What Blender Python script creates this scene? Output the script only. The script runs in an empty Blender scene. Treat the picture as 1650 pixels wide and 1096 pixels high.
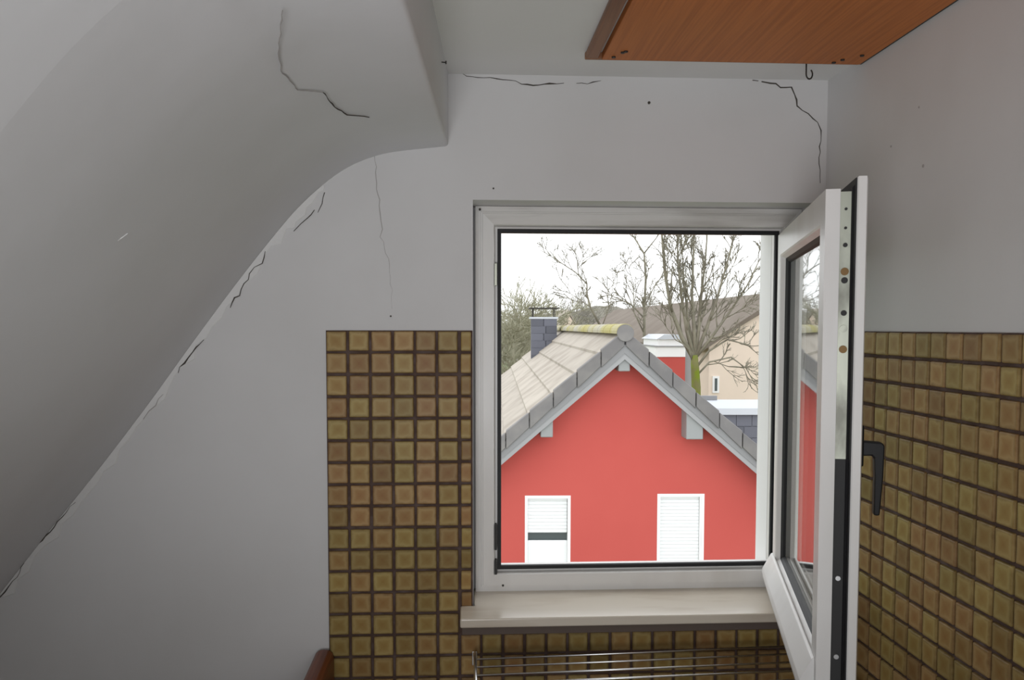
import bpy, bmesh, math, random
from mathutils import Vector, Matrix

# ------------------------------------------------------------------ camera, world, light
scene = bpy.context.scene
COL = scene.collection
Z0 = 1.62                      # height of the tile top edge above the floor
F_PX = 1372.6
YAW, PIT, ROL = .0562, .0543, -.0012
CAM = Vector((.3113, -1.9402, .0071 + Z0))


def cam_matrix():
    c, s = math.cos(YAW), math.sin(YAW); A = Matrix(((c, -s, 0), (s, c, 0), (0, 0, 1)))
    c, s = math.cos(PIT), math.sin(PIT); B = Matrix(((1, 0, 0), (0, c, -s), (0, s, c)))
    c, s = math.cos(ROL), math.sin(ROL); D = Matrix(((c, 0, -s), (0, 1, 0), (s, 0, c)))
    M = D @ B @ A                                   # rows: right, forward, up
    r, f, u = Vector(M[0]), Vector(M[1]), Vector(M[2])
    return Matrix(((r.x, u.x, -f.x, CAM.x), (r.y, u.y, -f.y, CAM.y), (r.z, u.z, -f.z, CAM.z), (0, 0, 0, 1)))


cd = bpy.data.cameras.new('camera')
cam = bpy.data.objects.new('camera', cd); COL.objects.link(cam)
cam.matrix_world = cam_matrix()
cd.sensor_width = 36; cd.lens = F_PX * 36 / 1650
cd.shift_y = (601.7 - 548) / 1650
cd.clip_start = .02; cd.clip_end = 2000
scene.camera = cam

w = bpy.data.worlds.new('overcast_sky'); scene.world = w; w.use_nodes = True
bg = w.node_tree.nodes['Background']
bg.inputs['Color'].default_value = (.965, .985, 1, 1)
bg.inputs['Strength'].default_value = 1.9

al = bpy.data.lights.new('rear_fill', 'AREA')            # unseen fill light added behind the camera, standing in for another window
al.shape = 'RECTANGLE'; al.size = 1.3; al.size_y = 1.1; al.energy = 7; al.color = (.97, .985, 1)
alo = bpy.data.objects.new('rear_fill', al); COL.objects.link(alo)
alo.location = (.1, -3.45, 1.25); alo.rotation_euler = (math.radians(90), 0, 0)

pl_ = bpy.data.lights.new('fill_spot', 'SPOT')                 # spot without a fixture, added behind the camera to brighten walls and ceiling
pl_.energy = 54; pl_.shadow_soft_size = .3; pl_.color = (.98, .985, 1); pl_.spot_size = math.radians(92); pl_.spot_blend = 1
plo = bpy.data.objects.new('fill_spot', pl_); COL.objects.link(plo); plo.location = (.12, -2.25, 1.30)
plo.rotation_euler = (Vector((.55, 0, 2.15)) - plo.location).to_track_quat('-Z', 'Y').to_euler()

vs = scene.view_settings
vs.view_transform = 'Standard'; vs.look = 'None'; vs.gamma = 1; vs.exposure = 0; vs.use_curve_mapping = False

# ------------------------------------------------------------------ materials
MATS = {}


def mat(name, col, rough=.6, metal=0, spec=.5, bump=None, var=None, rnd=None, tex=None):
    """plain principled material; var=(colour2, scale, lo, hi): noise mix; bump=(scale, strength); rnd: per-object value jitter"""
    m = bpy.data.materials.new(name); m.use_nodes = True
    nt = m.node_tree; N, L = nt.nodes, nt.links
    p = N['Principled BSDF']
    p.inputs['Roughness'].default_value = rough; p.inputs['Metallic'].default_value = metal
    p.inputs['Specular IOR Level'].default_value = spec
    p.inputs['Base Color'].default_value = (*col, 1)
    tc = N.new('ShaderNodeTexCoord')
    src = None
    if var:
        c2, sc, lo, hi = var[:4]
        mp = N.new('ShaderNodeMapping'); L.new(tc.outputs['Object'], mp.inputs['Vector'])
        if len(var) > 4: mp.inputs['Scale'].default_value = var[4]
        n = N.new('ShaderNodeTexNoise'); n.inputs['Scale'].default_value = sc; n.inputs['Detail'].default_value = 6
        L.new(mp.outputs['Vector'], n.inputs['Vector'])
        r = N.new('ShaderNodeMapRange'); r.inputs['From Min'].default_value = lo; r.inputs['From Max'].default_value = hi
        L.new(n.outputs['Fac'], r.inputs['Value'])
        mx = N.new('ShaderNodeMix'); mx.data_type = 'RGBA'
        mx.inputs['A'].default_value = (*col, 1); mx.inputs['B'].default_value = (*c2, 1)
        L.new(r.outputs['Result'], mx.inputs['Factor']); src = mx.outputs['Result']
    if rnd:
        oi = N.new('ShaderNodeObjectInfo')
        hs = N.new('ShaderNodeHueSaturation')
        a = N.new('ShaderNodeMapRange'); a.inputs['To Min'].default_value = 1 - rnd; a.inputs['To Max'].default_value = 1 + rnd
        L.new(oi.outputs['Random'], a.inputs['Value']); L.new(a.outputs['Result'], hs.inputs['Value'])
        if src: L.new(src, hs.inputs['Color'])
        else: hs.inputs['Color'].default_value = (*col, 1)
        src = hs.outputs['Color']
    if src: L.new(src, p.inputs['Base Color'])
    if bump:
        n = N.new('ShaderNodeTexNoise'); n.inputs['Scale'].default_value = bump[0]; n.inputs['Detail'].default_value = 5
        L.new(tc.outputs['Object'], n.inputs['Vector'])
        b = N.new('ShaderNodeBump'); b.inputs['Strength'].default_value = bump[1]; b.inputs['Distance'].default_value = .004
        L.new(n.outputs['Fac'], b.inputs['Height']); L.new(b.outputs['Normal'], p.inputs['Normal'])
    MATS[name] = m
    return m


mat('plaster', (.70, .695, .695), .85, spec=.2, var=((.65, .643, .638), 2.2, .42, .68), bump=(9, .35))
mat('ceiling_paint', (.80, .80, .785), .85, spec=.2, var=((.75, .75, .73), 2, .42, .68), bump=(9, .3))
mat('plaster_slope', (.745, .75, .765), .85, spec=.2, var=((.69, .695, .70), 1.8, .42, .68), bump=(6, .5))
mat('plaster_fill', (.755, .75, .74), .8, spec=.2, bump=(60, .6))
mat('crack', (.09, .08, .07), .95, spec=.05)
mat('crack_soft', (.42, .40, .39), .95, spec=.05)
mat('grout', (.095, .062, .05), .95, spec=.1, var=((.15, .11, .10), 30, .45, .7))
mat('pvc', (.80, .79, .775), .35, var=((.70, .68, .655), 7, .5, .75, (1, 1, .3)))
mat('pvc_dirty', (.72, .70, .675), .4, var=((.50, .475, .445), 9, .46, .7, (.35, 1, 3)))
mat('rubber', (.006, .006, .008), .6)
mat('handle_black', (.010, .010, .011), .42, spec=.3)
mat('strip_grey_brown', (.13, .10, .085), .95)
mat('steel', (.52, .54, .46), .42, metal=.7, var=((.22, .22, .19), 14, .5, .68, (1, 1, .5)))
mat('steel_dark', (.035, .035, .035), .7)
mat('brass', (.22, .13, .05), .5, metal=.5)
mat('zinc', (.86, .87, .88), .3, metal=1)
mat('dark_metal', (.05, .045, .04), .5, metal=.6)
mat('marble', (.74, .67, .57), .22, var=((.56, .47, .37), 6, .48, .75, (.5, 2, 2)))
mat('wood_panel', (.55, .185, .050), .5, spec=.2, var=((.43, .140, .038), 7, .38, .68, (22, .55, 22)))
mat('wood_trim', (.27, .115, .05), .45, var=((.17, .07, .03), 6, .4, .65, (14, .6, 14)))
mat('wood_board', (.24, .062, .02), .38, var=((.12, .03, .012), 5, .4, .65, (14, .6, 14)))
mat('floor', (.50, .48, .45), .5)
# outside
mat('render_red', (.54, .105, .090), .9, spec=.1, var=((.51, .095, .082), .6, .4, .7))
mat('shutter', (.83, .84, .85), .5)
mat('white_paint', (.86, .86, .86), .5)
mat('dark_glass', (.035, .05, .05), .1)
mat('verge', (.165, .158, .158), .75, var=((.22, .21, .20), 3, .4, .7), rnd=.10)
mat('fascia', (.31, .31, .315), .6)
mat('fascia_dark', (.235, .235, .24), .6)
mat('purlin', (.29, .30, .30), .6)
mat('roof_tile', (.42, .375, .32), .75, var=((.30, .26, .215), 1.6, .42, .7), rnd=.08)
mat('ridge', (.40, .375, .30), .8, var=((.37, .33, .12), .8, .40, .62))
mat('slate', (.115, .12, .15), .6, rnd=.22)
mat('slate_trim', (.55, .58, .63), .4)
mat('felt', (.50, .53, .58), .5)
mat('roof_brown', (.155, .125, .10), .9, var=((.20, .17, .14), .5, .4, .7))
mat('cream_wall', (.80, .67, .56), .9, var=((.74, .62, .52), .4, .4, .7))
mat('bark', (.27, .25, .19), .9, var=((.19, .175, .135), 3, .4, .7))
mat('bark_moss', (.17, .165, .06), .9, var=((.16, .21, .012), 2.2, .42, .6))
mat('bark_far', (.35, .34, .25), .95)  # pale bark, with distance haze put into the colour
mat('bark_haze', (.33, .31, .275), .95)  # far belt: haze is painted in as a paler grey-brown
mat('leaf', (.13, .145, .07), .9, rnd=.2)
mat('grass', (.10, .14, .05), .95, var=((.16, .15, .08), .15, .4, .7))
mat('woods', (.20, .18, .15), .95, var=((.15, .15, .11), .2, .4, .7))


def tile_mat():
    m = bpy.data.materials.new('glazed_tile'); m.use_nodes = True
    nt = m.node_tree; N, L = nt.nodes, nt.links; p = N['Principled BSDF']
    p.inputs['Roughness'].default_value = .40; p.inputs['Specular IOR Level'].default_value = .14
    tc = N.new('ShaderNodeTexCoord'); sp = N.new('ShaderNodeSeparateXYZ'); L.new(tc.outputs['Object'], sp.inputs[0])
    ax = N.new('ShaderNodeMath'); ax.operation = 'ABSOLUTE'; L.new(sp.outputs['X'], ax.inputs[0])
    az = N.new('ShaderNodeMath'); az.operation = 'ABSOLUTE'; L.new(sp.outputs['Z'], az.inputs[0])
    mx = N.new('ShaderNodeMath'); mx.operation = 'MAXIMUM'; L.new(ax.outputs[0], mx.inputs[0]); L.new(az.outputs[0], mx.inputs[1])
    n = N.new('ShaderNodeTexNoise'); n.inputs['Scale'].default_value = 60; n.inputs['Detail'].default_value = 4
    oi = N.new('ShaderNodeObjectInfo')
    ad = N.new('ShaderNodeVectorMath'); ad.operation = 'ADD'; L.new(tc.outputs['Object'], ad.inputs[0]); L.new(oi.outputs['Location'], ad.inputs[1])
    L.new(ad.outputs[0], n.inputs['Vector'])
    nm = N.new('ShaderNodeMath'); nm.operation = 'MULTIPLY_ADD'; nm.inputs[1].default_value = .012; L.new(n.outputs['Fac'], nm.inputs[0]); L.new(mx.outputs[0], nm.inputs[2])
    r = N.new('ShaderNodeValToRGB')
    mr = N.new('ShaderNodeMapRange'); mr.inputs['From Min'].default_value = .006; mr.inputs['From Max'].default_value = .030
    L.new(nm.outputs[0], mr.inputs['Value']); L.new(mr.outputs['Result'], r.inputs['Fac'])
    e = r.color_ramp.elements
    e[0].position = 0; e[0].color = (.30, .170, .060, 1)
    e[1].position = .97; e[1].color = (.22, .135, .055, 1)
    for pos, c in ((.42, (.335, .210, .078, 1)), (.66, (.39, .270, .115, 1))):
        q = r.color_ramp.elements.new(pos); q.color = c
    hs = N.new('ShaderNodeHueSaturation')
    a = N.new('ShaderNodeMapRange'); a.inputs['To Min'].default_value = .80; a.inputs['To Max'].default_value = 1.18
    L.new(oi.outputs['Random'], a.inputs['Value']); L.new(a.outputs['Result'], hs.inputs['Value'])
    s7 = N.new('ShaderNodeMath'); s7.operation = 'MULTIPLY'; s7.inputs[1].default_value = 17.3; L.new(oi.outputs['Random'], s7.inputs[0])
    fr = N.new('ShaderNodeMath'); fr.operation = 'FRACT'; L.new(s7.outputs[0], fr.inputs[0])
    h = N.new('ShaderNodeMapRange'); h.inputs['To Min'].default_value = .488; h.inputs['To Max'].default_value = .518
    L.new(fr.outputs[0], h.inputs['Value']); L.new(h.outputs['Result'], hs.inputs['Hue'])
    L.new(r.outputs['Color'], hs.inputs['Color']); L.new(hs.outputs['Color'], p.inputs['Base Color'])
    MATS['tile'] = m


tile_mat()
mat('tile_far', (.34, .21, .07), .3)


def glass_mat():
    m = bpy.data.materials.new('window_glass'); m.use_nodes = True
    nt = m.node_tree; N, L = nt.nodes, nt.links; N.remove(N['Principled BSDF'])
    out = N['Material Output']
    ge = N.new('ShaderNodeNewGeometry')
    io = N.new('ShaderNodeMapRange'); io.inputs['To Min'].default_value = 1.55; io.inputs['To Max'].default_value = 1 / 1.55
    L.new(ge.outputs['Backfacing'], io.inputs['Value'])
    fr = N.new('ShaderNodeFresnel'); L.new(io.outputs['Result'], fr.inputs['IOR'])
    t = N.new('ShaderNodeBsdfTransparent'); t.inputs['Color'].default_value = (.93, .95, .94, 1)
    g = N.new('ShaderNodeBsdfGlossy'); g.inputs['Roughness'].default_value = .015; g.inputs['Color'].default_value = (.97, .97, .97, 1)
    x = N.new('ShaderNodeMixShader'); L.new(fr.outputs[0], x.inputs['Fac']); L.new(t.outputs[0], x.inputs[1]); L.new(g.outputs[0], x.inputs[2])
    L.new(x.outputs[0], out.inputs['Surface'])
    MATS['glass'] = m


glass_mat()

# ------------------------------------------------------------------ helpers


def link(name, me, m, parent=None, loc=(0, 0, 0), rot=(0, 0, 0), label=None, cat=None, group=None, kind=None):
    o = bpy.data.objects.new(name, me); COL.objects.link(o)
    if me is not None and m: 
        me.materials.clear(); me.materials.append(MATS[m])
    o.location = loc; o.rotation_euler = rot
    if parent is not None: o.parent = parent
    if label: o['label'] = label
    if cat: o['category'] = cat
    if group: o['group'] = group
    if kind: o['kind'] = kind
    return o


def empty(name, loc, rz, label, cat, group=None, kind=None):
    o = link(name, None, None, None, loc, (0, 0, rz), label, cat, group, kind)
    o.empty_display_size = .1
    return o


def me_of(name, V, Fc, smooth=False):
    me = bpy.data.meshes.new(name); me.from_pydata([tuple(v) for v in V], [], Fc)
    bm = bmesh.new(); bm.from_mesh(me); bmesh.ops.recalc_face_normals(bm, faces=bm.faces)
    bm.to_mesh(me); bm.free()
    if smooth:
        for p in me.polygons: p.use_smooth = True
    me.update()
    return me


def box_me(name, x0, x1, y0, y1, z0, z1, bev=0, seg=2):
    bm = bmesh.new()
    bmesh.ops.create_cube(bm, size=1)
    for v in bm.verts:
        v.co = Vector(((x0 + x1) / 2 + v.co.x * (x1 - x0), (y0 + y1) / 2 + v.co.y * (y1 - y0), (z0 + z1) / 2 + v.co.z * (z1 - z0)))
    if bev: bmesh.ops.bevel(bm, geom=list(bm.edges), offset=bev, segments=seg, affect='EDGES', profile=.5)
    me = bpy.data.meshes.new(name); bm.to_mesh(me); bm.free()
    return me


def box(name, x0, x1, y0, y1, z0, z1, m, parent=None, bev=0, **k):
    """mesh centred on its own origin"""
    c = ((x0 + x1) / 2, (y0 + y1) / 2, (z0 + z1) / 2)
    me = box_me(name, x0 - c[0], x1 - c[0], y0 - c[1], y1 - c[1], z0 - c[2], z1 - c[2], bev)
    return link(name, me, m, parent, c, **k)


def multi_box(name, boxes, m, parent=None, **k):
    V, Fc = [], []
    for (x0, x1, y0, y1, z0, z1) in boxes:
        b = len(V)
        V += [(x, y, z) for x in (x0, x1) for y in (y0, y1) for z in (z0, z1)]
        Fc += [[b + i for i in q] for q in ((0, 1, 3, 2), (4, 6, 7, 5), (0, 4, 5, 1), (2, 3, 7, 6), (0, 2, 6, 4), (1, 5, 7, 3))]
    return link(name, me_of(name, V, Fc), m, parent, **k)


def prism_me(name, poly, y0, y1, axis='Y', bev=0, seg=2):
    """closed polygon extruded; axis Y: poly is (x, z); axis Z: poly is (x, y)"""
    bm = bmesh.new()
    P = (lambda a, b, t: (a, t, b)) if axis == 'Y' else ((lambda a, b, t: (a, b, t)) if axis == 'Z' else (lambda a, b, t: (t, a, b)))
    A = [bm.verts.new(P(a, b, y0)) for a, b in poly]; B = [bm.verts.new(P(a, b, y1)) for a, b in poly]
    n = len(poly)
    for i in range(n): bm.faces.new((A[i], A[(i + 1) % n], B[(i + 1) % n], B[i]))
    bm.faces.new(A); bm.faces.new(B[::-1])
    bmesh.ops.recalc_face_normals(bm, faces=bm.faces)
    if bev: bmesh.ops.bevel(bm, geom=list(bm.edges), offset=bev, segments=seg, affect='EDGES', profile=.5)
    me = bpy.data.meshes.new(name); bm.to_mesh(me); bm.free()
    return me


def tubes_me(name, paths, sides=6, smooth=True):
    """paths: list of (points, radii)"""
    V, Fc = [], []
    for pts, rad in paths:
        pts = [Vector(p) for p in pts]; n = len(pts)
        if not hasattr(rad, '__len__'): rad = [rad] * n
        ref = None
        base = len(V)
        for i in range(n):
            t = (pts[min(i + 1, n - 1)] - pts[max(i - 1, 0)])
            t = t.normalized() if t.length > 1e-9 else Vector((0, 0, 1))
            if ref is None:
                ref = t.cross(Vector((.31, .17, .93)))
                if ref.length < 1e-3: ref = t.cross(Vector((1, 0, 0)))
            ref = (ref - t * ref.dot(t)).normalized(); q = t.cross(ref)
            for k in range(sides):
                a = 2 * math.pi * k / sides
                V.append(pts[i] + (ref * math.cos(a) + q * math.sin(a)) * rad[i])
        for i in range(n - 1):
            for k in range(sides):
                a = base + i * sides + k; b = base + i * sides + (k + 1) % sides
                Fc.append((a, b, b + sides, a + sides))
        Fc.append(tuple(base + k for k in range(sides))[::-1])
        Fc.append(tuple(base + (n - 1) * sides + k for k in range(sides)))
    me = bpy.data.meshes.new(name); me.from_pydata([tuple(v) for v in V], [], Fc)
    if smooth:
        for p in me.polygons: p.use_smooth = True
    return me


def cyl_me(name, r, h, axis='Z', n=16, bev=0):
    bm = bmesh.new(); bmesh.ops.create_cone(bm, cap_ends=True, segments=n, radius1=r, radius2=r, depth=h)
    if bev: bmesh.ops.bevel(bm, geom=[e for e in bm.edges if all(len(f.verts) > 4 or True for f in e.link_faces) and any(len(f.verts) > 4 for f in e.link_faces)], offset=bev, segments=2, affect='EDGES')
    rot = {'Z': Matrix.Identity(3), 'Y': Matrix.Rotation(math.pi / 2, 3, 'X'), 'X': Matrix.Rotation(math.pi / 2, 3, 'Y')}[axis]
    bmesh.ops.rotate(bm, verts=bm.verts, cent=(0, 0, 0), matrix=rot)
    me = bpy.data.meshes.new(name); bm.to_mesh(me); bm.free()
    return me


def frame_sides(prof, x0, x1, z0, z1):
    """four mitred members; prof: closed list of (inward offset, y). returns bottom, right, top, left as (V, F)"""
    def corner(o):
        return [(x0 + o, z0 + o), (x1 - o, z0 + o), (x1 - o, z1 - o), (x0 + o, z1 - o)]
    out = []; n = len(prof)
    for s in range(4):
        V = []
        for o, y in prof: c = corner(o)[s]; V.append((c[0], y, c[1]))
        for o, y in prof: c = corner(o)[(s + 1) % 4]; V.append((c[0], y, c[1]))
        Fc = [(i, (i + 1) % n, n + (i + 1) % n, n + i) for i in range(n)]
        Fc += [tuple(range(n)), tuple(range(n, 2 * n))[::-1]]
        out.append((V, Fc))
    return out


def frame_me(name, prof, x0, x1, z0, z1):
    V, Fc = [], []
    for v, f in frame_sides(prof, x0, x1, z0, z1):
        b = len(V); V += v; Fc += [[i + b for i in q] for q in f[:-2]]
    me = me_of(name, V, Fc)
    bm = bmesh.new(); bm.from_mesh(me); bmesh.ops.remove_doubles(bm, verts=bm.verts, dist=1e-6)
    bmesh.ops.recalc_face_normals(bm, faces=bm.faces); bm.to_mesh(me); bm.free()
    return me


def strip_me(name, pts, widths, normal, off=.0006, th=.0012, jag=.0, seed=0):
    """thin irregular crack: a ribbon with a little thickness lying in the surface"""
    rnd = random.Random(seed); n = Vector(normal).normalized()
    P = []; W = []
    for i in range(len(pts) - 1):
        a, b = Vector(pts[i]), Vector(pts[i + 1]); k = max(1, int((b - a).length / .012))
        for j in range(k):
            t = j / k; P.append(a.lerp(b, t)); W.append(widths[i] * (1 - t) + widths[i + 1] * t)
    P.append(Vector(pts[-1])); W.append(widths[-1])
    V, Fc = [], []
    for i, p in enumerate(P):
        t = P[min(i + 1, len(P) - 1)] - P[max(i - 1, 0)]; q = t.cross(n).normalized()
        p = p + q * rnd.uniform(-jag, jag) * (0 < i < len(P) - 1)
        w = W[i] * rnd.uniform(.55, 1.35) / 2
        V += [p + q * w + n * off, p - q * w + n * off, p + q * w + n * (off - th), p - q * w + n * (off - th)]
        if i:
            a = 4 * (i - 1); b = 4 * i
            Fc += [(a, a + 1, b + 1, b), (a, b, b + 2, a + 2), (a + 1, a + 3, b + 3, b + 1)]
    return me_of(name, V, Fc)


# ------------------------------------------------------------------ the room
XR = 1.1445                    # right wall
ZC = Z0 + .572                 # flat ceiling
zf = lambda z: z + Z0
rng = random.Random(4)

# back wall: inner leaf with the window recess, outer leaf with a tighter opening
RX0, RX1, RZ0, RZ1 = .3317, 1.1275, zf(-.662), zf(.2935)
OX0, OX1, OZ0, OZ1 = .355, 1.0695, zf(-.64), zf(.262)


def ring(x0, x1, z0, z1, a0, a1, b0, b1, y0, y1):
    return [(x0, a0, y0, y1, z0, z1), (a1, x1, y0, y1, z0, z1), (a0, a1, y0, y1, z0, b0), (a0, a1, y0, y1, b1, z1)]


wall_back = multi_box('wall_back', ring(-2.0, XR + .25, -.2, 2.75, RX0, RX1, RZ0, RZ1, 0, .125) +
                      ring(-2.0, XR + .25, -.2, 2.75, OX0, OX1, OZ0, OZ1, .125, .20), 'plaster', kind='structure')
wall_right = multi_box('wall_right', [(XR, XR + .25, -3.6, 0, -.2, 2.75)], 'plaster', kind='structure')
wall_rear = multi_box('wall_rear', [(-2.0, XR + .25, -3.75, -3.6, -.2, 2.75)], 'plaster', kind='structure')
floor = multi_box('floor', [(-2.0, XR, -3.6, 0, -.2, 0)], 'floor', kind='structure')
ceiling = multi_box('ceiling', [(-.3, XR, -3.6, 0, ZC, ZC + .15)], 'ceiling_paint', kind='structure')

# left: roof slope that rounds into a low bulkhead and ends in a rounded side face
PROF = [(-1.25, -1.25), (-.7278, -.5911), (-.6158, -.449), (-.5041, -.31), (-.3921, -.1635), (-.2943, -.0285), (-.1969, .102),
        (-.1136, .2075), (-.0581, .2719), (-.0028, .3232), (.0524, .3620), (.1076, .3860), (.1627, .3990), (.2685, .4112)]
ARC = []
for i in range(7):
    a = math.radians(-90 + 15 * i); ARC.append((.2685 + .008 * math.cos(a), .4195 + .008 * math.sin(a)))


def smooth_prof(P, n=4):
    out = []
    for i in range(len(P) - 1):
        p0 = P[max(i - 1, 0)]; p1 = P[i]; p2 = P[i + 1]; p3 = P[min(i + 2, len(P) - 1)]
        for j in range(n):
            t = j / n
            out.append(tuple(.5 * (2 * p1[k] + (p2[k] - p0[k]) * t + (2 * p0[k] - 5 * p1[k] + 4 * p2[k] - p3[k]) * t * t + (3 * p1[k] - p0[k] - 3 * p2[k] + p3[k]) * t ** 3) for k in (0, 1)))
    return out + [P[-1]]


def slope_mesh():
    prof = [(-1.25, -1.62)] + [PROF[0]] + smooth_prof(PROF[1:]) + ARC[1:] + [(.2765, .6)]
    back = [(-1.5, .6), (-1.5, -1.62)]
    YF = -1.0955                                     # from here towards the room the slope folds back
    YS = [.0, -.012, -.2, -.4, -.6, -.8, -1.0, YF, -1.13, -1.2, -1.35, -1.55, -3.6]
    full = prof + back
    V, Fc = [], []; n = len(full)
    for y in YS:
        for i, (x, z) in enumerate(full):
            sh = .045 * y if x > .16 else (.045 * y * max(0, (x - .05) / .11) if x > .05 else 0)
            fd = min(.27, max(0, YF - y) * .05) * min(1, max(0, (.26 - x) / .2)) * (z > -1.2) * (i < len(prof))
            V.append((x + sh - fd * .77, y, zf(z) + fd * .64))
    for j in range(len(YS) - 1):
        for i in range(n):
            a = j * n + i; b = j * n + (i + 1) % n
            Fc.append((a, b, b + n, a + n))
    Fc.append(tuple(range(n))); Fc.append(tuple((len(YS) - 1) * n + i for i in range(n))[::-1])
    me = me_of('wall_left', V, Fc)
    for p in me.polygons: p.use_smooth = len(p.vertices) == 4
    bm = bmesh.new(); bm.from_mesh(me)
    for e in bm.edges:
        if len(e.link_faces) == 2 and (e.calc_face_angle(0) > math.radians(40) or all(abs(v.co.y - YF) < 1e-5 for v in e.verts)): e.smooth = False
    bm.to_mesh(me); bm.free()
    return me


wall_left = link('wall_left', slope_mesh(), 'plaster_slope', kind='structure')


# ------------------------------------------------------------------ mosaic tiles
TP = .05; TS = .0443


def tile_me(name, w, h):
    return box_me(name, -w / 2, w / 2, -.0045, .0045, -h / 2, h / 2, .0028, 2)


TILE = tile_me('tile', TS, TS); TILE_N = tile_me('tile_narrow', .0225, TS)
for t in (TILE, TILE_N): t.materials.append(MATS['tile'])
for t in (TILE, TILE_N):
    for p in t.polygons: p.use_smooth = False


def put_tile(me, x, y, z, parent, rz=0):
    o = bpy.data.objects.new('tile', me); COL.objects.link(o); o.parent = parent
    o.location = (x + rng.uniform(-.0006, .0006), y, z + rng.uniform(-.0006, .0006))
    o.rotation_euler = (rng.uniform(-.014, .014), rng.uniform(-.008, .008), rz + rng.uniform(-.014, .014))


ROWS = 18
multi_box('grout_bed', [(.001, .3305, -.0028, .001, 0, Z0 - .001), (.3305, XR - .001, -.0028, .001, 0, zf(-.663))], 'grout', wall_back)
for j in range(ROWS):
    z = zf(-TP * (j + .5))
    for i in range(6): put_tile(TILE, TP * (i + .5), -.0035, z, wall_back)
    if z > zf(-.633): put_tile(TILE_N, .3155, -.0035, z, wall_back)
    elif j >= 13:
        for i in range(6, 22):
            if j >= 14 and TP * (i + .5) < XR - .02: put_tile(TILE, TP * (i + .5), -.0035, z, wall_back)
# right wall: the column nearest the corner starts .0196 m out of it
Y00 = .2196
multi_box('grout_bed', [(XR - .0028, XR + .001, -2.6, -.001, 0, Z0 - .001)], 'grout', wall_right)
for k in range(-4, 13):
    for j in range(17):
        put_tile(TILE, XR - .0035, -(Y00 + TP * (k + .5)), zf(-TP * (j + .5)), wall_right, math.pi / 2)


def far_tiles():
    V, Fc = [], []
    def add(cx, cy, cz, ax):
        h = TS / 2; b = len(V); d = .0045
        for (u, v, t) in ((-1, -1, 0), (1, -1, 0), (1, 1, 0), (-1, 1, 0)):
            V.append((cx + u * h, -.001, cz + v * h) if ax == 'b' else (XR - .001, cy + u * h, cz + v * h))
        g = h - .003
        for (u, v) in ((-1, -1), (1, -1), (1, 1), (-1, 1)):
            V.append((cx + u * g, -.008, cz + v * g) if ax == 'b' else (XR - .008, cy + u * g, cz + v * g))
        Fc.extend([(b + 4, b + 5, b + 6, b + 7)] + [(b + i, b + (i + 1) % 4, b + 4 + (i + 1) % 4, b + 4 + i) for i in range(4)])
    return V, Fc, add


V, Fc, add = far_tiles()
for j in range(ROWS, 32):
    for i in range(22): add(TP * (i + .5), 0, zf(-TP * (j + .5)), 'b')
link('tile_rows', me_of('tile_rows', V, Fc), 'tile_far', wall_back, kind='stuff')
V, Fc, add = far_tiles()
for j in range(32):
    for k in range(-4, 46):
        if k >= 13 or j >= 17: add(0, -(Y00 + TP * (k + .5)), zf(-TP * (j + .5)), 'r')
link('tile_rows', me_of('tile_rows', V, Fc), 'tile_far', wall_right, kind='stuff')

# ------------------------------------------------------------------ window
win = empty('window_1', (.73, .1, zf(-.633)), 0, None, None, kind='structure')
WO = Vector(win.location)


def wl(me):                    # mesh given in world coordinates -> local to the window's empty
    me.transform(Matrix.Translation(-WO)); return me


FX0, FX1, FZ0, FZ1 = .3385, 1.1265, zf(-.6334), zf(.2925)
fprof = [(0, .094), (.0125, .094), (.0135, .090), (.0165, .090), (.0175, .087), (.043, .087), (.045, .090), (.0465, .103), (.0475, .105), (.056, .105), (.0605, .112), (.0605, .1265), (0, .1265)]
for k, (v, f) in enumerate(frame_sides(fprof, FX0, FX1, FZ0, FZ1)):
    me = me_of('frame_member', v, f)
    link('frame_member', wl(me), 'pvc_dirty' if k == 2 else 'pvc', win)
gp = [(.0525, .0985), (.0605, .0985), (.0618, .101), (.0618, .107), (.0525, .107)]
link('gasket', wl(frame_me('gasket', gp, FX0, FX1, FZ0, FZ1)), 'rubber', win, label='black rubber seal round the frame opening')
# strike plates on the left member
for z0, z1 in ((.105, .158), (-.53, -.468), (-.59, -.555)):
    link('strike_plate', wl(box_me('strike_plate', .3835, .3895, .0845, .104, zf(z0), zf(z1), .001)), 'steel_dark' if z1 < 0 else 'steel', win)
for (x, z) in ((.349, .284), (.404, -.617)):
    link('screw', wl(cyl_me('screw', .0028, .006, 'Y', 10)), 'dark_metal', win).data.transform(Matrix.Translation((x, .0885, zf(z))))
# marble sill with an ear over the tiles
pl = [(.3015, -.099), (XR - .002, -.099), (XR - .002, -.0085), (1.1265, -.0085), (1.1265, .124), (.3335, .124), (.3335, -.0085), (.3015, -.0085)]
sill = link('window_sill', wl(prism_me('window_sill', pl, zf(-.6545), zf(-.6335), 'Z', .0035, 3)), 'marble', win, label='cream marble window sill with a stained top')
link('under_sill_strip', wl(box_me('under_sill_strip', .306, XR - .004, -.088, -.0085, zf(-.673), zf(-.6545))), 'strip_grey_brown', win)  # dark grey-brown strip below the sill, set back from its front
link('lit_jamb_strip', wl(box_me('lit_jamb_strip', OX1 - .004, OX1 + .002, .1275, .205, OZ0, OZ1)), 'white_paint', win)  # white strip added over the outer jamb; daylight on it put into the colour
# outside sill
link('outer_sill', wl(prism_me('outer_sill', [(.127, zf(-.632)), (.235, zf(-.66)), (.235, zf(-.685)), (.231, zf(-.685)), (.231, zf(-.663)), (.127, zf(-.637))], OX0 + .001, OX1 - .001, 'X')), 'white_paint', win)

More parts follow.
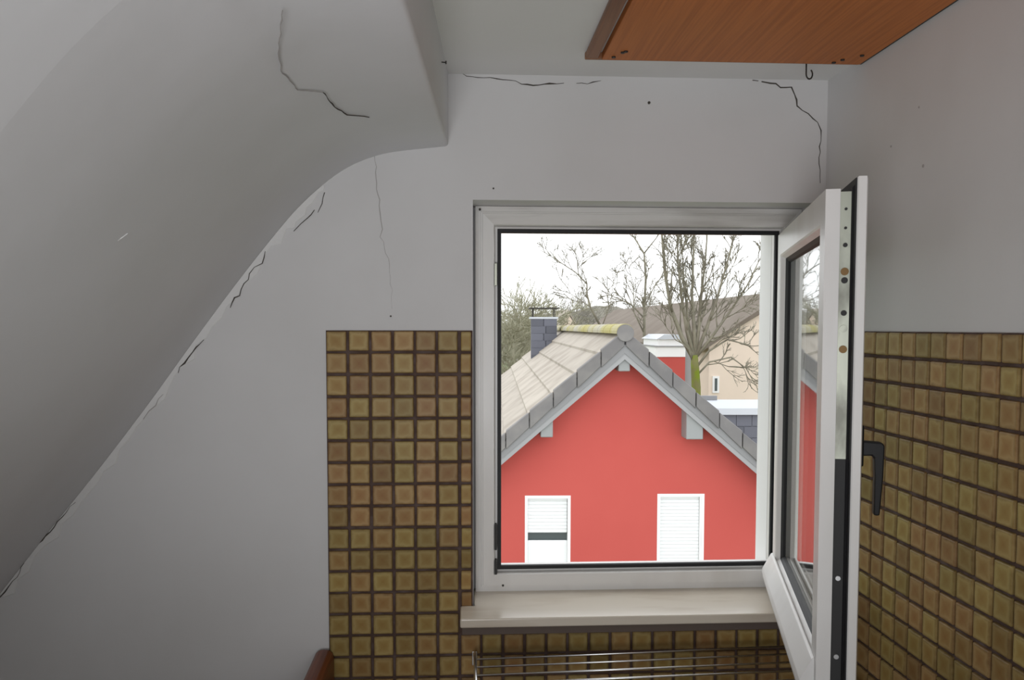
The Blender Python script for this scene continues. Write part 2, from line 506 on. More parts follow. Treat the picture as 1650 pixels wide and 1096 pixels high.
# open casement sash; local x runs from the free edge (-SW) to the hinge (0), local y from outside (0) to inside (-)
SW = .695; SH0, SH1 = -.600, .2265
TH = math.radians(75.4)
sprof = [(0, 0), (.050, 0), (.0535, -.002), (.0625, -.0165), (.0655, -.0165), (.0655, -.033), (.0615, -.045), (.058, -.058), (.054, -.0605), (-.013, -.0605), (-.0165, -.0585),
         (-.0165, -.0465), (-.0145, -.0445), (.0045, -.0445), (.0045, -.0405), (.0075, -.0405), (.0075, -.0225), (.0, -.0225)]
sash = link('sash', frame_me('sash', sprof, -SW, 0, SH0, SH1), 'pvc', win, (1.061 - WO.x, .07 - WO.y, Z0 - WO.z), (0, 0, TH), label='white casement sash standing open into the room')
pane_b = (-SW + .058, -.058, SH0 + .058, SH1 - .058)
link('pane', box_me('pane', pane_b[0], pane_b[1], -.0275, -.0225, pane_b[2], pane_b[3]), 'glass', sash)
link('gasket', frame_me('gasket', [(.0595, -.0115), (.0665, -.0165), (.0695, -.0222), (.064, -.0222), (.0595, -.0165)], -SW, 0, SH0, SH1), 'rubber', sash)
link('edge_seal', frame_me('edge_seal', [(-.0145, -.0465), (.004, -.0465), (.004, -.0395), (-.0015, -.0395), (-.005, -.0425), (-.0145, -.0425)], -SW, 0, SH0, SH1), 'rubber', sash, label='black seal behind the sash flange')
# locking gear along the free edge: galvanised upper length, dark lower length
xs = -SW + .0048
link('lock_strip', box_me('lock_strip', xs - .0012, xs + .0026, -.0400, -.0232, -.205, SH1 - .004), 'steel', sash, label='galvanised locking strip')
link('lock_strip', box_me('lock_strip', xs - .0006, xs + .0026, -.0400, -.0232, SH0 + .004, -.205), 'steel_dark', sash, label='dark lower locking strip')
for z, m, r in ((.195, 'steel_dark', .0022), (.165, 'steel_dark', .0022), (.138, 'steel_dark', .0035), (.096, 'brass', .0062), (.082, 'steel_dark', .005), (.03, 'steel_dark', .0045), (.005, 'steel', .006), (-.028, 'brass', .0062), (-.40, 'zinc', .004), (-.53, 'zinc', .004)):
    me = cyl_me('locking_pin', r, .004, 'X', 12)
    link('locking_pin', me, m, sash, (xs - .0016, -.0315, z))
# weather bar on the outside of the bottom rail
link('drip_bar', prism_me('drip_bar', [(.0, SH0 + .062), (.005, SH0 + .060), (.024, SH0 + .024), (.0265, SH0 + .014), (.024, SH0 + .009), (.024, SH0 + .001), (.0, SH0 - .006)], -SW + .012, -.010, 'X', .0015), 'pvc', sash)
# handle on the room face
hx, hz = -SW + .030, -.185
link('handle_plate', box_me('handle_plate', hx - .013, hx + .013, -.0700, -.0600, hz - .034, hz + .034, .003), 'handle_black', sash)
hpoly = [(-.066, hz + .008), (-.098, hz + .006), (-.1025, hz + .001), (-.1015, hz - .05), (-.0975, hz - .112), (-.0955, hz - .114), (-.090, hz - .114), (-.088, hz - .112), (-.0885, hz - .05), (-.087, hz - .020), (-.083, hz - .016), (-.066, hz - .017)]
link('handle', prism_me('handle', hpoly, hx - .009, hx + .009, 'X', .0025), 'handle_black', sash, label='black window handle hanging down')

# ------------------------------------------------------------------ ceiling hatch, hook
hatch = empty('ceiling_hatch', (.85, -.55, ZC), 0, 'orange-brown wooden hatch board screwed to the ceiling beside the right wall', 'hatch')
HO = Vector(hatch.location)
ZP = zf(.5545)


def hb(name, x0, x1, y0, y1, z0, z1, m, bev=0, **k):
    return box(name, x0 - HO.x, x1 - HO.x, y0 - HO.y, y1 - HO.y, z0 - HO.z, z1 - HO.z, m, hatch, bev, **k)


hb('panel', .5945, XR - .008, -.98, -.1735, ZP, ZC - .001, 'wood_panel', .0015)
hb('side_moulding', .560, .5875, -.98, -.1735, ZP + .0015, ZC - .001, 'wood_trim', .005)
hb('front_moulding', .560, XR - .008, -.1725, -.165, ZP + .002, ZC - .001, 'wood_trim', .002)
hb('edge_strip', XR - .0075, XR - .001, -.98, -.166, ZP + .003, ZC - .001, 'steel_dark')
for (x, y) in ((.615, -.196), (.628, -.226), (.633, -.232), (1.075, -.188), (1.085, -.207), (1.112, -.236)):
    link('screw', cyl_me('screw', .0042, .003, 'Z', 12), 'dark_metal', hatch, (x - HO.x, y - HO.y, ZP - .001 - HO.z))

hk = [(0, 0, .016), (0, 0, -.006)]
for i in range(11):
    a = math.radians(180 + 24 * i); hk.append((.0075 + .0075 * math.cos(a), 0, -.016 + .010 * math.sin(a)))
link('ceiling_hook', tubes_me('ceiling_hook', [(hk, .0016)], 8), 'dark_metal', None, (1.0285, -.160, ZP - .0005), (0, 0, .2), 'small dark open screw hook under the front edge of the wooden hatch', 'hook')

# ------------------------------------------------------------------ cracks, holes and filled strips in the plaster
def px_back(l): return [(x, 0, zf(z)) for x, z in l]


S = 1 / 706.


def bw(px, py):                # measured on the wall: x along the wall, z height
    return ((px - 526) * .001405 - .0005 * 0, 0, zf(-(py - 534.3) * .001398))


def crack(pts, wd, m='crack', parent=wall_back, normal=(0, -1, 0), jag=.0035, seed=1):
    link('crack', strip_me('crack', pts, wd, normal, .0026 if pts[0][0] < 0 else .0005, .0014, jag, seed), m, parent)


def bwl(*pp):
    L_ = [bw(*p) for p in pp]
    return [(x + .011, y, z - .007) for x, y, z in L_] if L_[0][0] < 0 else L_


crack(bwl((735, 124), (770, 130), (810, 131), (840, 140), (868, 142), (885, 138), (908, 137)), [.0012, .0016, .0018, .002, .0035, .003, .001], seed=2)
crack(bwl((928, 137), (955, 137), (968, 132)), [.001, .002, .0006], seed=3)
crack(bwl((1230, 129), (1245, 132), (1262, 136), (1280, 137), (1284, 150), (1291, 166), (1308, 180), (1326, 192), (1331, 206), (1330, 250), (1331, 292)), [.004, .005, .0025, .0045, .0035, .0026, .002, .0022, .0025, .0016, .0012], seed=4)
crack(bwl((1215, 127), (1225, 128)), [.0015, .0012], seed=5)
crack(bwl((606, 256), (608, 300), (614, 335), (617, 360), (615, 385), (624, 410), (630, 440), (632, 500)), [.001, .0016, .0020, .0022, .0012, .001, .0006, .0004], 'crack_soft', seed=6, jag=.003)
crack(bwl((519, 310), (515, 328), (508, 342)), [.003, .0022, .0012], seed=7)
crack(bwl((503, 338), (490, 350), (483, 362), (470, 372)), [.001, .0022, .0018, .0014], seed=8)
crack(bwl((425, 404), (418, 422), (400, 440), (392, 456), (383, 474), (376, 478), (369, 494)), [.0012, .002, .0018, .002, .003, .0025, .001], seed=9)
crack(bwl((327, 545), (310, 565), (295, 582), (286, 598)), [.001, .003, .003, .001], seed=10)
crack(bwl((262, 632), (250, 650), (238, 658), (230, 672)), [.0008, .002, .002, .001], 'crack_soft', seed=11)
crack(bwl((122, 805), (105, 820), (88, 845), (72, 858), (62, 872)), [.0008, .0015, .002, .003, .001], seed=12)
crack(bwl((40, 902), (22, 932), (8, 948), (0, 958)), [.0008, .0018, .0035, .002], seed=13)
# slope crack: on the rounded bulkhead underside
SC = [(.0975, -.8972, .3821), (.0707, -.7933, .3718), (.0569, -.7169, .3665), (.0608, -.6128, .368), (.0886, -.5546, .3787), (.0933, -.4562, .3805), (.105, -.3879, .385), (.1373, -.3325, .3923)]


def surf_z(x):
    P = smooth_prof(PROF[1:])
    for (a, b), (c, d) in zip(P, P[1:]):
        if a <= x <= c: return b + (d - b) * (x - a) / (c - a)
    return P[-1][1]


def slope_crack(pts, wd, m, seed):
    Q = []
    for i in range(len(pts) - 1):
        for j in range(4):
            t = j / 4; Q.append((pts[i][0] * (1 - t) + pts[i + 1][0] * t, pts[i][1] * (1 - t) + pts[i + 1][1] * t))
    Q.append(pts[-1][:2])
    Wd = []
    for i in range(len(pts) - 1):
        for j in range(4): Wd.append(wd[i] * (1 - j / 4) + wd[i + 1] * j / 4)
    Wd.append(wd[-1])
    link('crack', strip_me('crack', [(x, y, zf(surf_z(x)) - .0006) for x, y in Q], Wd, (.25, 0, -.97), .0012, .0014, .0012, seed), m, wall_left)


slope_crack([p[:2] for p in SC[:5]], [.0008, .0014, .001, .0012, .0008], 'crack_soft', 21)
slope_crack([p[:2] for p in SC[4:]], [.0010, .0018, .0018, .0007], 'crack', 22)
slope_crack([(-.1757, -.7014), (-.1671, -.6898)], [.002, .003], 'plaster_fill', 23)

# pale filler band along the foot of the slope on the back wall
def filler():
    P = [p for p in smooth_prof(PROF[1:10], 6)]
    r = random.Random(8); V, Fc = [], []
    for i, (x, z) in enumerate(P):
        q = P[min(i + 1, len(P) - 1)]; p = P[max(i - 1, 0)]
        t = Vector((q[0] - p[0], q[1] - p[1])).normalized(); n = Vector((t.y, -t.x))
        wd = r.uniform(.008, .024) * (1 if i < len(P) - 4 else .5)
        V += [(x + .001 * t.y, -.0022, zf(z)), (x + n.x * wd, -.0014, zf(z) + n.y * wd), (x + n.x * (wd + .002), .0005, zf(z) + n.y * (wd + .002))]
        if i:
            a = 3 * (i - 1); b = 3 * i
            Fc += [(a, a + 1, b + 1, b), (a + 1, a + 2, b + 2, b + 1)]
    return me_of('filler_band', V, Fc)


link('filler_band', filler(), 'plaster_fill', wall_back, label='ragged filler band where the slope meets the wall')
for px, py, r in ((1046, 166, .0032), (795, 306, .002), (630, 512, .002)):
    link('plug_hole', cyl_me('plug_hole', r, .003, 'Y', 12), 'crack', wall_back, (bw(px, py)[0], -.0002, bw(px, py)[2]))
link('nail', tubes_me('nail', [([(0, 0, 0), (.014, 0, -.001)], .0012), ([(.013, 0, -.001), (.0155, 0, -.001)], .0034)], 8), 'dark_metal', wall_left, (.262, -.205, zf(.535)))
for (y, z, r) in ((-.42, .30, .003), (-.30, .36, .002), (-.40, .06 + .35, .0018)):
    link('plug_hole', cyl_me('plug_hole', r, .002, 'X', 10), 'crack_soft', wall_right, (XR - .0002, y, zf(z)))

# ------------------------------------------------------------------ drying rack under the sill
rack = empty('drying_rack', (.72, -.02, zf(-.735)), 0, 'wall-mounted drying rack of thin metal rods below the marble sill', 'drying rack')
RO = Vector(rack.location)


def rk(name, paths, m='zinc', **k):
    me = tubes_me(name, paths, 8); me.transform(Matrix.Translation(-RO)); return link(name, me, m, rack, **k)


zr = zf(-.722)
for i in range(8):
    yl = -.105 - .0435 * i; yr = -.062 - .0455 * i
    rk('rod', [([(.336, yl, zr), (1.115, yr, zr)], .0022)])
for x, d in ((.334, 0), (1.117, .04)):
    rk('end_bar', [([(x, -.012, zr - .03), (x, -.06, zr - .004), (x, -.09, zr), (x, -.43, zr)], .0038)])
    me = box_me('wall_bracket', x - .006, x + .006, -.014, -.0085, zr - .05, zr - .018, .001); me.transform(Matrix.Translation(-RO)); link('wall_bracket', me, 'zinc', rack)

# ------------------------------------------------------------------ wooden board standing at the left end of the tiles
bd = prism_me('bench_end', [(-.030, 0), (.0135, 0), (.0135, .873), (.0105, .884), (.003, .8905), (-.008, .892), (-.020, .890), (-.0275, .884), (-.030, .873)], -.85, -.014, 'Y', .002)
link('bench_end', bd, 'wood_board', None, (0, 0, .0005), label='red-brown varnished wooden board with rounded top at the lower left of the tiles', cat='board')

# ------------------------------------------------------------------ outside: red house
GZ = -5.6
PSI = math.radians(-2.18)
house = empty('red_house', (2.725, 11.06, GZ), PSI, 'red rendered gable house with grey tiled roof opposite the window', 'house')
hz_ = lambda z: z - GZ
TAN = .86; HW = 4.3; LEN = 14.5; OV = .38
APX = 1.57                     # top of the roof covering under the ridge tile


def hlink(name, me, m, **k): return link(name, me, m, house, **k)


# gable walls with two window openings: wall mesh built from strips
wz = 1.20; t_ = .3
W1 = (-1.477, -.767, -2.25, -.985); W2 = (.585, 1.320, -2.25, -.962)
V, Fc = [], []


def wall_piece(poly, y0=0, y1=t_):
    b = len(V); n = len(poly)
    for (x, z) in poly: V.append((x, y0, hz_(z)))
    for (x, z) in poly: V.append((x, y1, hz_(z)))
    for i in range(n): Fc.append((b + i, b + (i + 1) % n, b + n + (i + 1) % n, b + n + i))
    Fc.append(tuple(b + i for i in range(n))); Fc.append(tuple(b + n + i for i in range(n))[::-1])


ez = wz - TAN * (HW - .35); hw = HW - .35
gz = lambda x: wz - TAN * abs(x)
wall_piece([(-hw, GZ), (W1[0], GZ), (W1[0], gz(W1[0])), (-hw, ez)])
wall_piece([(W1[0], GZ), (W1[1], GZ), (W1[1], W1[2]), (W1[0], W1[2])]); wall_piece([(W1[0], W1[3]), (W1[1], W1[3]), (W1[1], gz(W1[1])), (W1[0], gz(W1[0]))])
wall_piece([(W1[1], GZ), (W2[0], GZ), (W2[0], gz(W2[0])), (0, wz), (W1[1], gz(W1[1]))])
wall_piece([(W2[0], GZ), (W2[1], GZ), (W2[1], W2[2]), (W2[0], W2[2])]); wall_piece([(W2[0], W2[3]), (W2[1], W2[3]), (W2[1], gz(W2[1])), (W2[0], gz(W2[0]))])
wall_piece([(W2[1], GZ), (hw, GZ), (hw, ez), (W2[1], gz(W2[1]))])
wall_piece([(-hw, GZ), (hw, GZ), (hw, ez), (0, wz), (-hw, ez)], LEN - t_, LEN)
wall_piece([(-hw, GZ), (-hw + t_, GZ), (-hw + t_, ez), (-hw, ez)], t_, LEN - t_)
wall_piece([(hw - t_, GZ), (hw, GZ), (hw, ez), (hw - t_, ez)], t_, LEN - t_)
hlink('wall', me_of('wall', V, Fc), 'render_red')

for n_, (x0, x1, z0, z1) in enumerate((W1, W2)):
    wn = hlink('window', frame_me('window', [(0, .0), (.028, -.006), (.045, -.006), (.045, .12), (0, .12)], x0, x1, hz_(z0), hz_(z1)), 'white_paint')
    bot = -1.60 if n_ == 0 else z0 + .05
    side = .07 if n_ == 1 else .05
    zt = z1 - .045; k = 0
    while zt - .055 > bot:
        link('shutter_slat', box_me('shutter_slat', x0 + .045, x1 - side, .05, .075, hz_(zt - .053), hz_(zt), .006, 1), 'shutter', wn); zt -= .055; k += 1
    link('pane', box_me('pane', x0 + .045, x1 - .045, .085, .095, hz_(z0 + .045), hz_(z1 - .045)), 'dark_glass', wn)
    if n_ == 0:
        link('lower_panel', box_me('lower_panel', x0 + .045, x1 - .045, .045, .08, hz_(z0 + .045), hz_(-1.70), .006, 1), 'shutter', wn)
    else:
        link('guide_rail', box_me('guide_rail', x1 - .069, x1 - .0455, .0, .08, hz_(z0 + .045), hz_(z1 - .045), .003, 1), 'white_paint', wn)

# roof courses (top of covering at APX - TAN*|x|), each a long slab overlapping the one below
CX = .355
for sgn in (-1, 1):
    n = int(HW / CX) + 1
    for i in range(n):
        xa, xb = i * CX, min((i + 1) * CX + .03, HW + .1)
        za, zb = APX - TAN * xa - .035, APX - TAN * xb + .012
        poly = [(sgn * xa, hz_(za)), (sgn * xb, hz_(zb)), (sgn * xb, hz_(zb - .05)), (sgn * xa, hz_(za - .05))]
        hlink('roof_course', prism_me('roof_course', poly, -OV + .02, LEN + .3), 'roof_tile')
        # verge tile of this course
        vb = [(sgn * (xa + .012), hz_(APX - TAN * xa + .0)), (sgn * ((i + 1) * CX), hz_(APX - TAN * (i + 1) * CX + .03)), (sgn * ((i + 1) * CX), hz_(APX - TAN * (i + 1) * CX - .245)), (sgn * (xa + .012), hz_(APX - TAN * xa - .225))]
        hlink('verge_tile', prism_me('verge_tile', vb, -OV - .04 - .012 * (i % 2), -OV + .12, bev=.008, seg=1), 'verge')
    # fascia boards, sheathing
    e = HW
    hlink('fascia_board', prism_me('fascia_board', [(0, hz_(APX - .20)), (sgn * e, hz_(APX - .20 - TAN * e)), (sgn * e, hz_(APX - .335 - TAN * e)), (0, hz_(APX - .335))], -OV - .015, -OV + .02), 'fascia_dark')
    hlink('fascia_board', prism_me('fascia_board', [(0, hz_(APX - .285)), (sgn * e, hz_(APX - .285 - TAN * e)), (sgn * e, hz_(APX - .425 - TAN * e)), (0, hz_(APX - .425))], -OV - .005, -OV + .025), 'fascia')
    hlink('soffit', prism_me('soffit', [(0, hz_(APX - .12)), (sgn * e, hz_(APX - .12 - TAN * e)), (sgn * e, hz_(APX - .36 - TAN * e)), (0, hz_(APX - .36))], -OV + .026, LEN + .28), 'fascia')
# ridge: short half-round tiles and a round end cap
for i in range(37):
    y0 = -OV - .03 + i * .41
    P = []
    r0 = .125 if i % 2 else .13
    for k in range(11):
        a = math.pi * k / 10 * 1.1 - .05 * math.pi; P.append((r0 * math.cos(a), hz_(APX - .02) + r0 * math.sin(a)))
    hlink('ridge_tile', prism_me('ridge_tile', P, y0, y0 + .43), 'ridge')
me = cyl_me('ridge_cap', .128, .03, 'Y', 24, .006); hlink('ridge_cap', me, 'verge').location = (0, -OV - .05, hz_(APX - .03))
# purlin ends
for (x0, x1, z0, z1) in ((-1.255, -1.07, -.03, .30), (.945, 1.20, -.065, .36), (-.09, .085, .965, 1.3)):
    hlink('purlin_end', box_me('purlin_end', x0, x1, -OV + .03, .02, hz_(z0), hz_(z1), .01, 1), 'purlin')
# chimney clad with slates
ch = Vector((-.60, 10.9, 0)); cw = .36
chm = hlink('chimney', box_me('chimney', ch.x - cw + .02, ch.x + cw - .02, ch.y - cw + .02, ch.y + cw - .02, hz_(-.2), hz_(1.85)), 'slate')
for i in range(9):
    z1 = 1.86 - i * .2
    for (a, b) in ((-cw, -.02 + .06 * (i % 2)), (-.0 + .06 * (i % 2), cw)):
        link('slate', box_me('slate', ch.x + a, ch.x + b - .006, ch.y - cw - .012, ch.y - cw + .02, hz_(z1 - .215), hz_(z1 - .006)), 'slate', chm)
link('chimney_crown', box_me('chimney_crown', ch.x - cw - .03, ch.x + cw + .03, ch.y - cw - .03, ch.y + cw + .03, hz_(1.85), hz_(1.905), .01, 1), 'slate_trim', chm)
for (dx, dy) in ((-.3, -.3), (.3, -.3), (.3, .3), (-.3, .3)):
    link('cover_leg', box_me('cover_leg', ch.x + dx - .012, ch.x + dx + .012, ch.y + dy - .012, ch.y + dy + .012, hz_(1.90), hz_(2.14)), 'dark_metal', chm)
link('cover_plate', box_me('cover_plate', ch.x - .42, ch.x + .42, ch.y - .42, ch.y + .42, hz_(2.135), hz_(2.165), .005, 1), 'dark_metal', chm)
# flat-roofed dormer on the right slope, slate-hung cheek
dx0, dx1, dy0, dy1, dz0, dz1 = 1.85, 4.0, 3.0, 4.9, -2.4, .02
dm = hlink('dormer', prism_me('dormer', [(1.70, hz_(.02)), (dx1, hz_(.02)), (dx1, hz_(-1.9)), (3.6, hz_(-1.9)), (1.70, hz_(-.02))], dy0, dy1), 'slate')
link('dormer_roof', box_me('dormer_roof', 1.62, dx1 + .08, dy0 - .08, dy1 + .08, hz_(.03), hz_(.085), .01, 1), 'felt', dm)
link('roof_edge', box_me('roof_edge', 1.60, dx1 + .1, dy0 - .11, dy0 - .082, hz_(-.03), hz_(.10), .006, 1), 'slate_trim', dm)
link('roof_upstand', box_me('roof_upstand', 1.58, 2.75, dy1 - .1, dy1 - .02, hz_(.085), hz_(.18), .006, 1), 'fascia_dark', dm)
for j in range(7):
    zt = -.03 - j * .22
    for i in range(8):
        xa = 1.75 + i * .30 - (.15 if j % 2 else 0)
        if APX - TAN * (xa + .3) < zt and xa > 1.55 and xa < dx1 - .1:
            link('slate', box_me('slate', xa, xa + .292, dy0 - .022, dy0 + .005, hz_(zt - .235), hz_(zt)), 'slate', dm)

# ------------------------------------------------------------------ other buildings
def gable_house(name, loc, rz, wd, ln, he, hr, wallm, roofm, label, ov=.4, wins=()):
    h = empty(name, loc, rz, label, 'building')
    P = [(0, 0), (wd, 0), (wd, he), (wd / 2, hr - .12), (0, he)]
    link('wall', prism_me('wall', P, 0, ln), wallm, h)
    k = (hr - he) / (wd / 2)
    for s in (0, 1):
        a = (-ov, he - k * ov); b = (wd / 2, hr)
        poly = [a, b, (b[0], b[1] + .22), (a[0], a[1] + .22)]
        if s: poly = [(wd - x, z) for x, z in poly]
        link('roof_plane', prism_me('roof_plane', poly, -ov * .6, ln + ov), roofm, h)
    for (x0, x1, z0, z1, face) in wins:
        if face == 'f':
            wn = link('window', box_me('window', x0, x1, -.05, .05, z0, z1), 'white_paint', h); link('pane', box_me('pane', x0 + .1, x1 - .1, -.07, 0, z0 + .1, z1 - .1), 'dark_glass', wn)
        else:
            wn = link('window', box_me('window', -.05, .05, x0, x1, z0, z1), 'white_paint', h); link('pane', box_me('pane', -.07, 0, x0 + .1, x1 - .1, z0 + .1, z1 - .1), 'dark_glass', wn)
    return h


gable_house('apartment_house', (11.95, 38, GZ), 0, 7.4, 46, 6.35, 8.75, 'cream_wall', 'roof_brown', 'long cream house with a big brown roof behind the bare mossy tree', .45,
            [(.18, .50, 4.1, 4.9, 'f')] + [(4 + 5 * i, 5.2 + 5 * i, 3.6, 5.0, 's') for i in range(8)])
# small red and white building end
b2 = empty('garden_building', (9.0, 33.5, GZ), 0, 'small building end with white upper wall over red lower wall behind the red roof', 'building')
link('lower_wall', box_me('lower_wall', -.62, .62, 0, 3, 0, 5.98), 'render_red', b2)
link('upper_wall', box_me('upper_wall', -.66, .62, -.03, 3, 5.98, 6.42), 'white_paint', b2)
link('string_course', box_me('string_course', -.70, .66, -.08, 3.02, 6.40, 6.45), 'fascia', b2)
link('top_wall', box_me('top_wall', -.55, .55, .0, 2.9, 6.45, 6.72), 'white_paint', b2)
link('roof', prism_me('roof', [(-.62, 6.72), (.62, 6.72), (.3, 6.92), (-.3, 6.92)], -.08, 3), 'slate_trim', b2)
link('side_wall', box_me('side_wall', .62, 1.0, .1, 3, 0, 6.3), 'fascia', b2)
gable_house('distant_house', (7.3, 62, GZ), .05, 1.7, 6, 6.9, 8.35, 'cream_wall', 'roof_tile', 'small distant pale gable just right of the slate chimney', .1)

# ------------------------------------------------------------------ ground, hills
V, Fc = [], []
for (x, y) in ((-150, -6), (250, -6), (250, 420), (-150, 420)): V.append((x, y, GZ))
gr = link('ground', me_of('ground', [(x, y, GZ) for x, y in ((-150, .3), (250, .3), (250, 420), (-150, 420))] + [(x, y, GZ - .5) for x, y in ((-150, .3), (250, .3), (250, 420), (-150, 420))],
    [(0, 1, 2, 3), (4, 5, 6, 7), (0, 1, 5, 4), (1, 2, 6, 5), (2, 3, 7, 6), (3, 0, 4, 7)]), 'grass', kind='structure')
hr_ = random.Random(12)
V, Fc = [], []
NX = 60
for i in range(NX + 1):
    x = -110 + 300 * i / NX; h = 9.5 + 1.8 * math.sin(i * .5) + hr_.uniform(-.8, .8)
    V += [(x, 170, GZ), (x, 178, GZ + h * .75), (x, 190, GZ + h), (x, 260, GZ + h * .9)]
    if i:
        a = 4 * (i - 1); b = 4 * i
        Fc += [(a, a + 1, b + 1, b), (a + 1, a + 2, b + 2, b + 1), (a + 2, a + 3, b + 3, b + 2)]
link('hills', me_of('hills', V, Fc), 'woods', kind='structure')

# ------------------------------------------------------------------ bare trees
def grow(r, p, d, ln, rad, depth, out, spread=.55, up=.12, nseg=4, kids=(3, 5), wig=.14, minr=.006):
    """one branch and its offspring; out[depth] collects (points, radii)"""
    mr_ = minr * (.62, .95, 1.25, 1.5)[min(depth, 3)]
    pts = [Vector(p)]; rads = [max(rad, mr_)]; d = Vector(d).normalized(); dirs = []
    for i in range(nseg):
        d = (d + Vector((r.gauss(0, wig), r.gauss(0, wig), r.gauss(0, wig) + up))).normalized()
        pts.append(pts[-1] + d * ln / nseg); rads.append(max(mr_, rad * (1 - .75 * (i + 1) / nseg))); dirs.append(d.copy())
    out.setdefault(depth, []).append((pts, rads))
    if depth == 0: return
    for _ in range(r.randint(*kids)):
        t = r.uniform(.25, 1) * nseg; i = min(int(t), nseg - 1); q = pts[i].lerp(pts[i + 1], t - i)
        ax = Vector((r.gauss(0, 1), r.gauss(0, 1), r.gauss(0, 1))); ax = (ax - dirs[i] * ax.dot(dirs[i])).normalized()
        nd = dirs[i] * math.cos(spread) + ax * math.sin(spread) * r.uniform(.7, 1.3)
        grow(r, q, nd, ln * r.uniform(.42, .68), rads[i] * .55, depth - 1, out, spread, up, max(2, nseg - 1), kids, wig, minr)


def tree(name, base, label, group, stems, trunk, r, m_trunk, m_br, depth=2, kids=(3, 5), spread=.5, up=.10, tw=.006, copies=None):
    """trunk: list of (offset, radius); stems: list of polylines (offsets, r0)"""
    t = empty(name, base, 0, label, 'tree', group)
    link('trunk', tubes_me('trunk', [([p for p, q in trunk], [q for p, q in trunk])], 9), m_trunk, t)
    out = {}
    main = []
    for pts, r0 in stems:
        n = len(pts); pts = [Vector(p) for p in pts]
        rr = [max(tw, r0 * (1 - .8 * i / (n - 1))) for i in range(n)]
        main.append((pts, rr))
        for i in range(n - 1):
            L = (pts[i + 1] - pts[i]).length; d = (pts[i + 1] - pts[i]).normalized()
            for _ in range(max(1, int(L * 3.4))):
                f = r.random(); q = pts[i].lerp(pts[i + 1], f)
                ax = Vector((r.gauss(0, 1), r.gauss(0, 1), r.gauss(0, 1))); ax = (ax - d * ax.dot(d)).normalized()
                if i == 0 and f < .5: continue
                grow(r, q, d * math.cos(spread) + ax * math.sin(spread), r.uniform(.5, 1.25) * (1.2 - .5 * i / n), rr[i] * .5, depth, out, spread, up, 4, kids, .16, tw)
    link('branches', tubes_me('branches', main, 6), m_br, t)
    tws = []
    for k in out: tws += out[k]
    link('twigs', tubes_me('twigs', tws, 4), m_br, t, kind='stuff')
    return t


# near mossy tree behind the red roof
r = random.Random(31)
def at_k(x, y): return Vector((CAM.x + (x - CAM.x) * KD, CAM.y + (y - CAM.y) * KD, GZ))


def stem(*pp):                 # (x, z) heights in the tree's own plane, with an outward lean in depth
    y = r.uniform(-.5, .5); n = len(pp)
    return [(CAM.x + (x - CAM.x) * KD - TB.x, y * i / (n - 1), CAM.z + (z - CAM.z) * KD - GZ) for i, (x, z) in enumerate(pp)]


KD = 1.2; TB = at_k(7.48, 24)
stems = [(stem((7.40, .65), (7.0, 1.3), (6.62, 2.2), (6.40, 3.3), (6.28, 4.4), (6.2, 5.4)), .10),
         (stem((7.41, .65), (7.15, 1.5), (6.95, 2.5), (6.80, 3.6), (6.72, 5.2)), .085),
         (stem((7.42, .7), (7.38, 1.6), (7.30, 2.6), (7.32, 3.8), (7.36, 5.4)), .09),
         (stem((7.42, .7), (7.55, 1.6), (7.62, 2.6), (7.75, 3.7), (7.85, 5.3)), .09),
         (stem((7.44, .7), (7.72, 1.5), (8.05, 2.5), (8.30, 3.5), (8.65, 5.0)), .085),
         (stem((7.45, .7), (7.90, 1.3), (8.45, 2.1), (8.95, 2.9), (9.4, 3.9)), .07),
         (stem((7.45, .35), (7.85, .9), (8.4, 1.25), (9.0, 1.1), (9.45, .7)), .05),
         (stem((7.46, .1), (7.9, .55), (8.6, .7), (9.1, .35), (9.4, -.15)), .045),
         (stem((7.38, .5), (7.2, .95), (6.85, 1.25), (6.6, 1.6)), .04),
         (stem((7.40, .9), (7.2, 1.9), (7.1, 3.0), (7.0, 4.6)), .06)]
tree('bare_tree', TB, 'tall bare tree with mossy green forked trunk right of the red gable', None, stems,
     [((.03, 0, 0), .24), ((.02, 0, 3), .20), ((0, 0, 5.0), .17), ((-.05, 0, 5.7), .155), ((-.09, 0, 6.2), .13)], r, 'bark_moss', 'bark', 3, (2, 4), .5, .12, .0105)

# slimmer tree left of it
r = random.Random(7)
KD = 1.42; TB = at_k(6.15, 25.5)
stems = [(stem((6.17, .8), (6.15, 2.0), (6.18, 3.2), (6.12, 4.0), (5.75, 4.55), (5.4, 5.0)), .075),
         (stem((6.12, 4.0), (6.5, 4.5), (6.7, 5.0)), .035),
         (stem((6.17, 1.9), (5.75, 2.35), (5.2, 2.6), (4.7, 2.85)), .04),
         (stem((6.17, 1.4), (5.8, 2.1), (5.75, 3.0), (5.55, 3.6)), .035),
         (stem((6.17, 2.3), (6.5, 3.0), (6.75, 3.3)), .03)]
tree('bare_tree', TB, 'slim bare tree with a single upright forked stem rising behind the ridge cap', None, stems,
     [((0, 0, 0), .16), ((.02, 0, 6.3), .10)], r, 'bark', 'bark', 3, (2, 3), .6, .08, .0115)
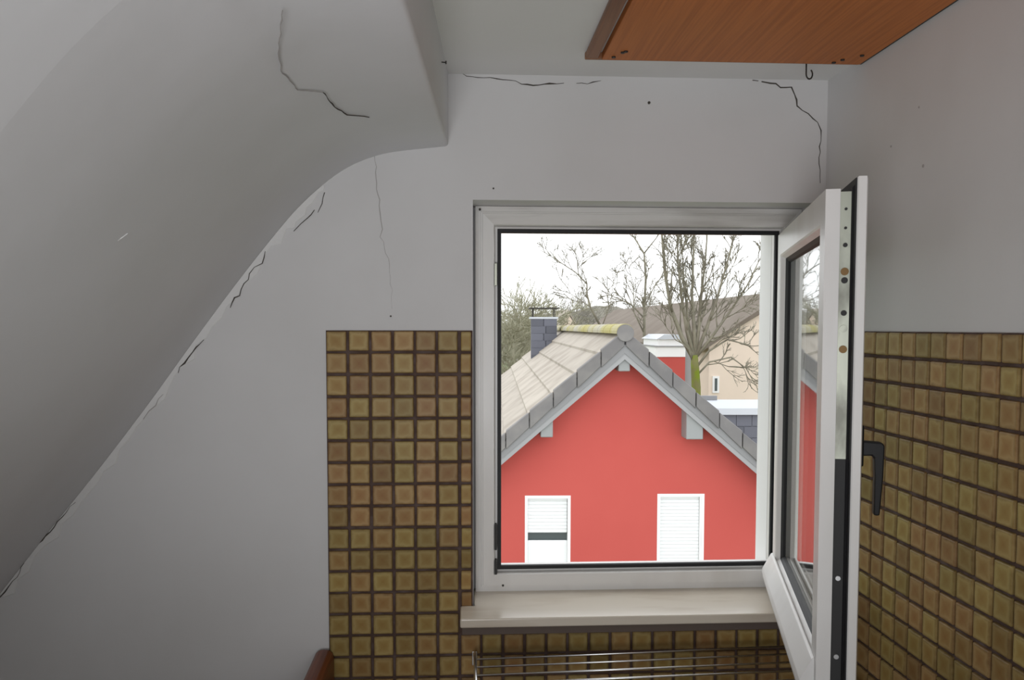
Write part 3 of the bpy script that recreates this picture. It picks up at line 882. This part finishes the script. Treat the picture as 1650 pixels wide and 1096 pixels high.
# leaning tree whose crooked limb shows over the ridge
r = random.Random(19)
KD = 1.42; TB = at_k(4.95, 27)
stems = [(stem((5.0, 1.6), (4.62, 2.3), (4.5, 2.75), (4.5, 3.1), (4.1, 3.5), (3.4, 3.95), (2.9, 4.25)), .06),
         (stem((4.5, 3.1), (4.3, 3.7), (4.5, 4.3)), .025), (stem((4.62, 2.3), (4.2, 2.6), (3.7, 2.9)), .025), (stem((5.0, 1.6), (5.3, 2.4), (5.4, 3.2)), .03)]
tree('bare_tree', TB, 'bare tree leaning left with a crooked limb above the mossy ridge', None, stems,
     [((.1, 0, 0), .15), ((.07, 0, 7.2), .085)], r, 'bark', 'bark', 3, (2, 3), .6, .05, .0115)

# hazy rounded trees beyond the chimney, and a far belt of them
def crown_tree(name, base, h, rad, seed, m, label, group, n=26, depth=3, tw=.012):
    r = random.Random(seed)
    t = empty(name, base, 0, label, 'tree', group)
    link('trunk', tubes_me('trunk', [([(0, 0, 0), (.05, 0, h * .35), (0, 0, h * .7)], [.22, .16, .08])], 7), m, t)
    out = {}
    for i in range(n):
        a = r.uniform(0, 6.283); z = h * r.uniform(.3, .7)
        d = Vector((math.cos(a), math.sin(a), r.uniform(.1, 1.1)))
        grow(r, (0, 0, z), d, rad * r.uniform(.6, 1.0), .06, depth, out, .6, .08, 3, (3, 5), .16, tw)
    tw_ = []
    for k in out: tw_ += out[k]
    link('twigs', tubes_me('twigs', tw_, 3, False), m, t, kind='stuff')
    return t


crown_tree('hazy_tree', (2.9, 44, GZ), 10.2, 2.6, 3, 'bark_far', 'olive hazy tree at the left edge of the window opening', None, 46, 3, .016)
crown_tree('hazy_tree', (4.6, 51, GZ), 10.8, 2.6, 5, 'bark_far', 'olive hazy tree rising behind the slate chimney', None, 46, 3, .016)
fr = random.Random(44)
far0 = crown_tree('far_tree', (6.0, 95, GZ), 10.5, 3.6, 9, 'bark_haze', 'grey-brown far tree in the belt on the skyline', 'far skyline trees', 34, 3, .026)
i = 0
for row, y in enumerate((97, 110, 123, 136)):
    for q_ in range(5):
        x = -6 + row * 3.1 + q_ * 9.6 * (y / 100)
        if not 3.5 < x < 24: continue
        i += 1
        if i == 1: far0.location = (x, y, GZ); continue
        c = far0.copy(); COL.objects.link(c); c.location = (x, y, GZ); c.rotation_euler = (0, 0, fr.uniform(0, 6)); sc_ = fr.uniform(.9, 1.08); c.scale = (sc_, sc_, sc_)
        for k in far0.children:
            q = k.copy(); COL.objects.link(q); q.parent = c
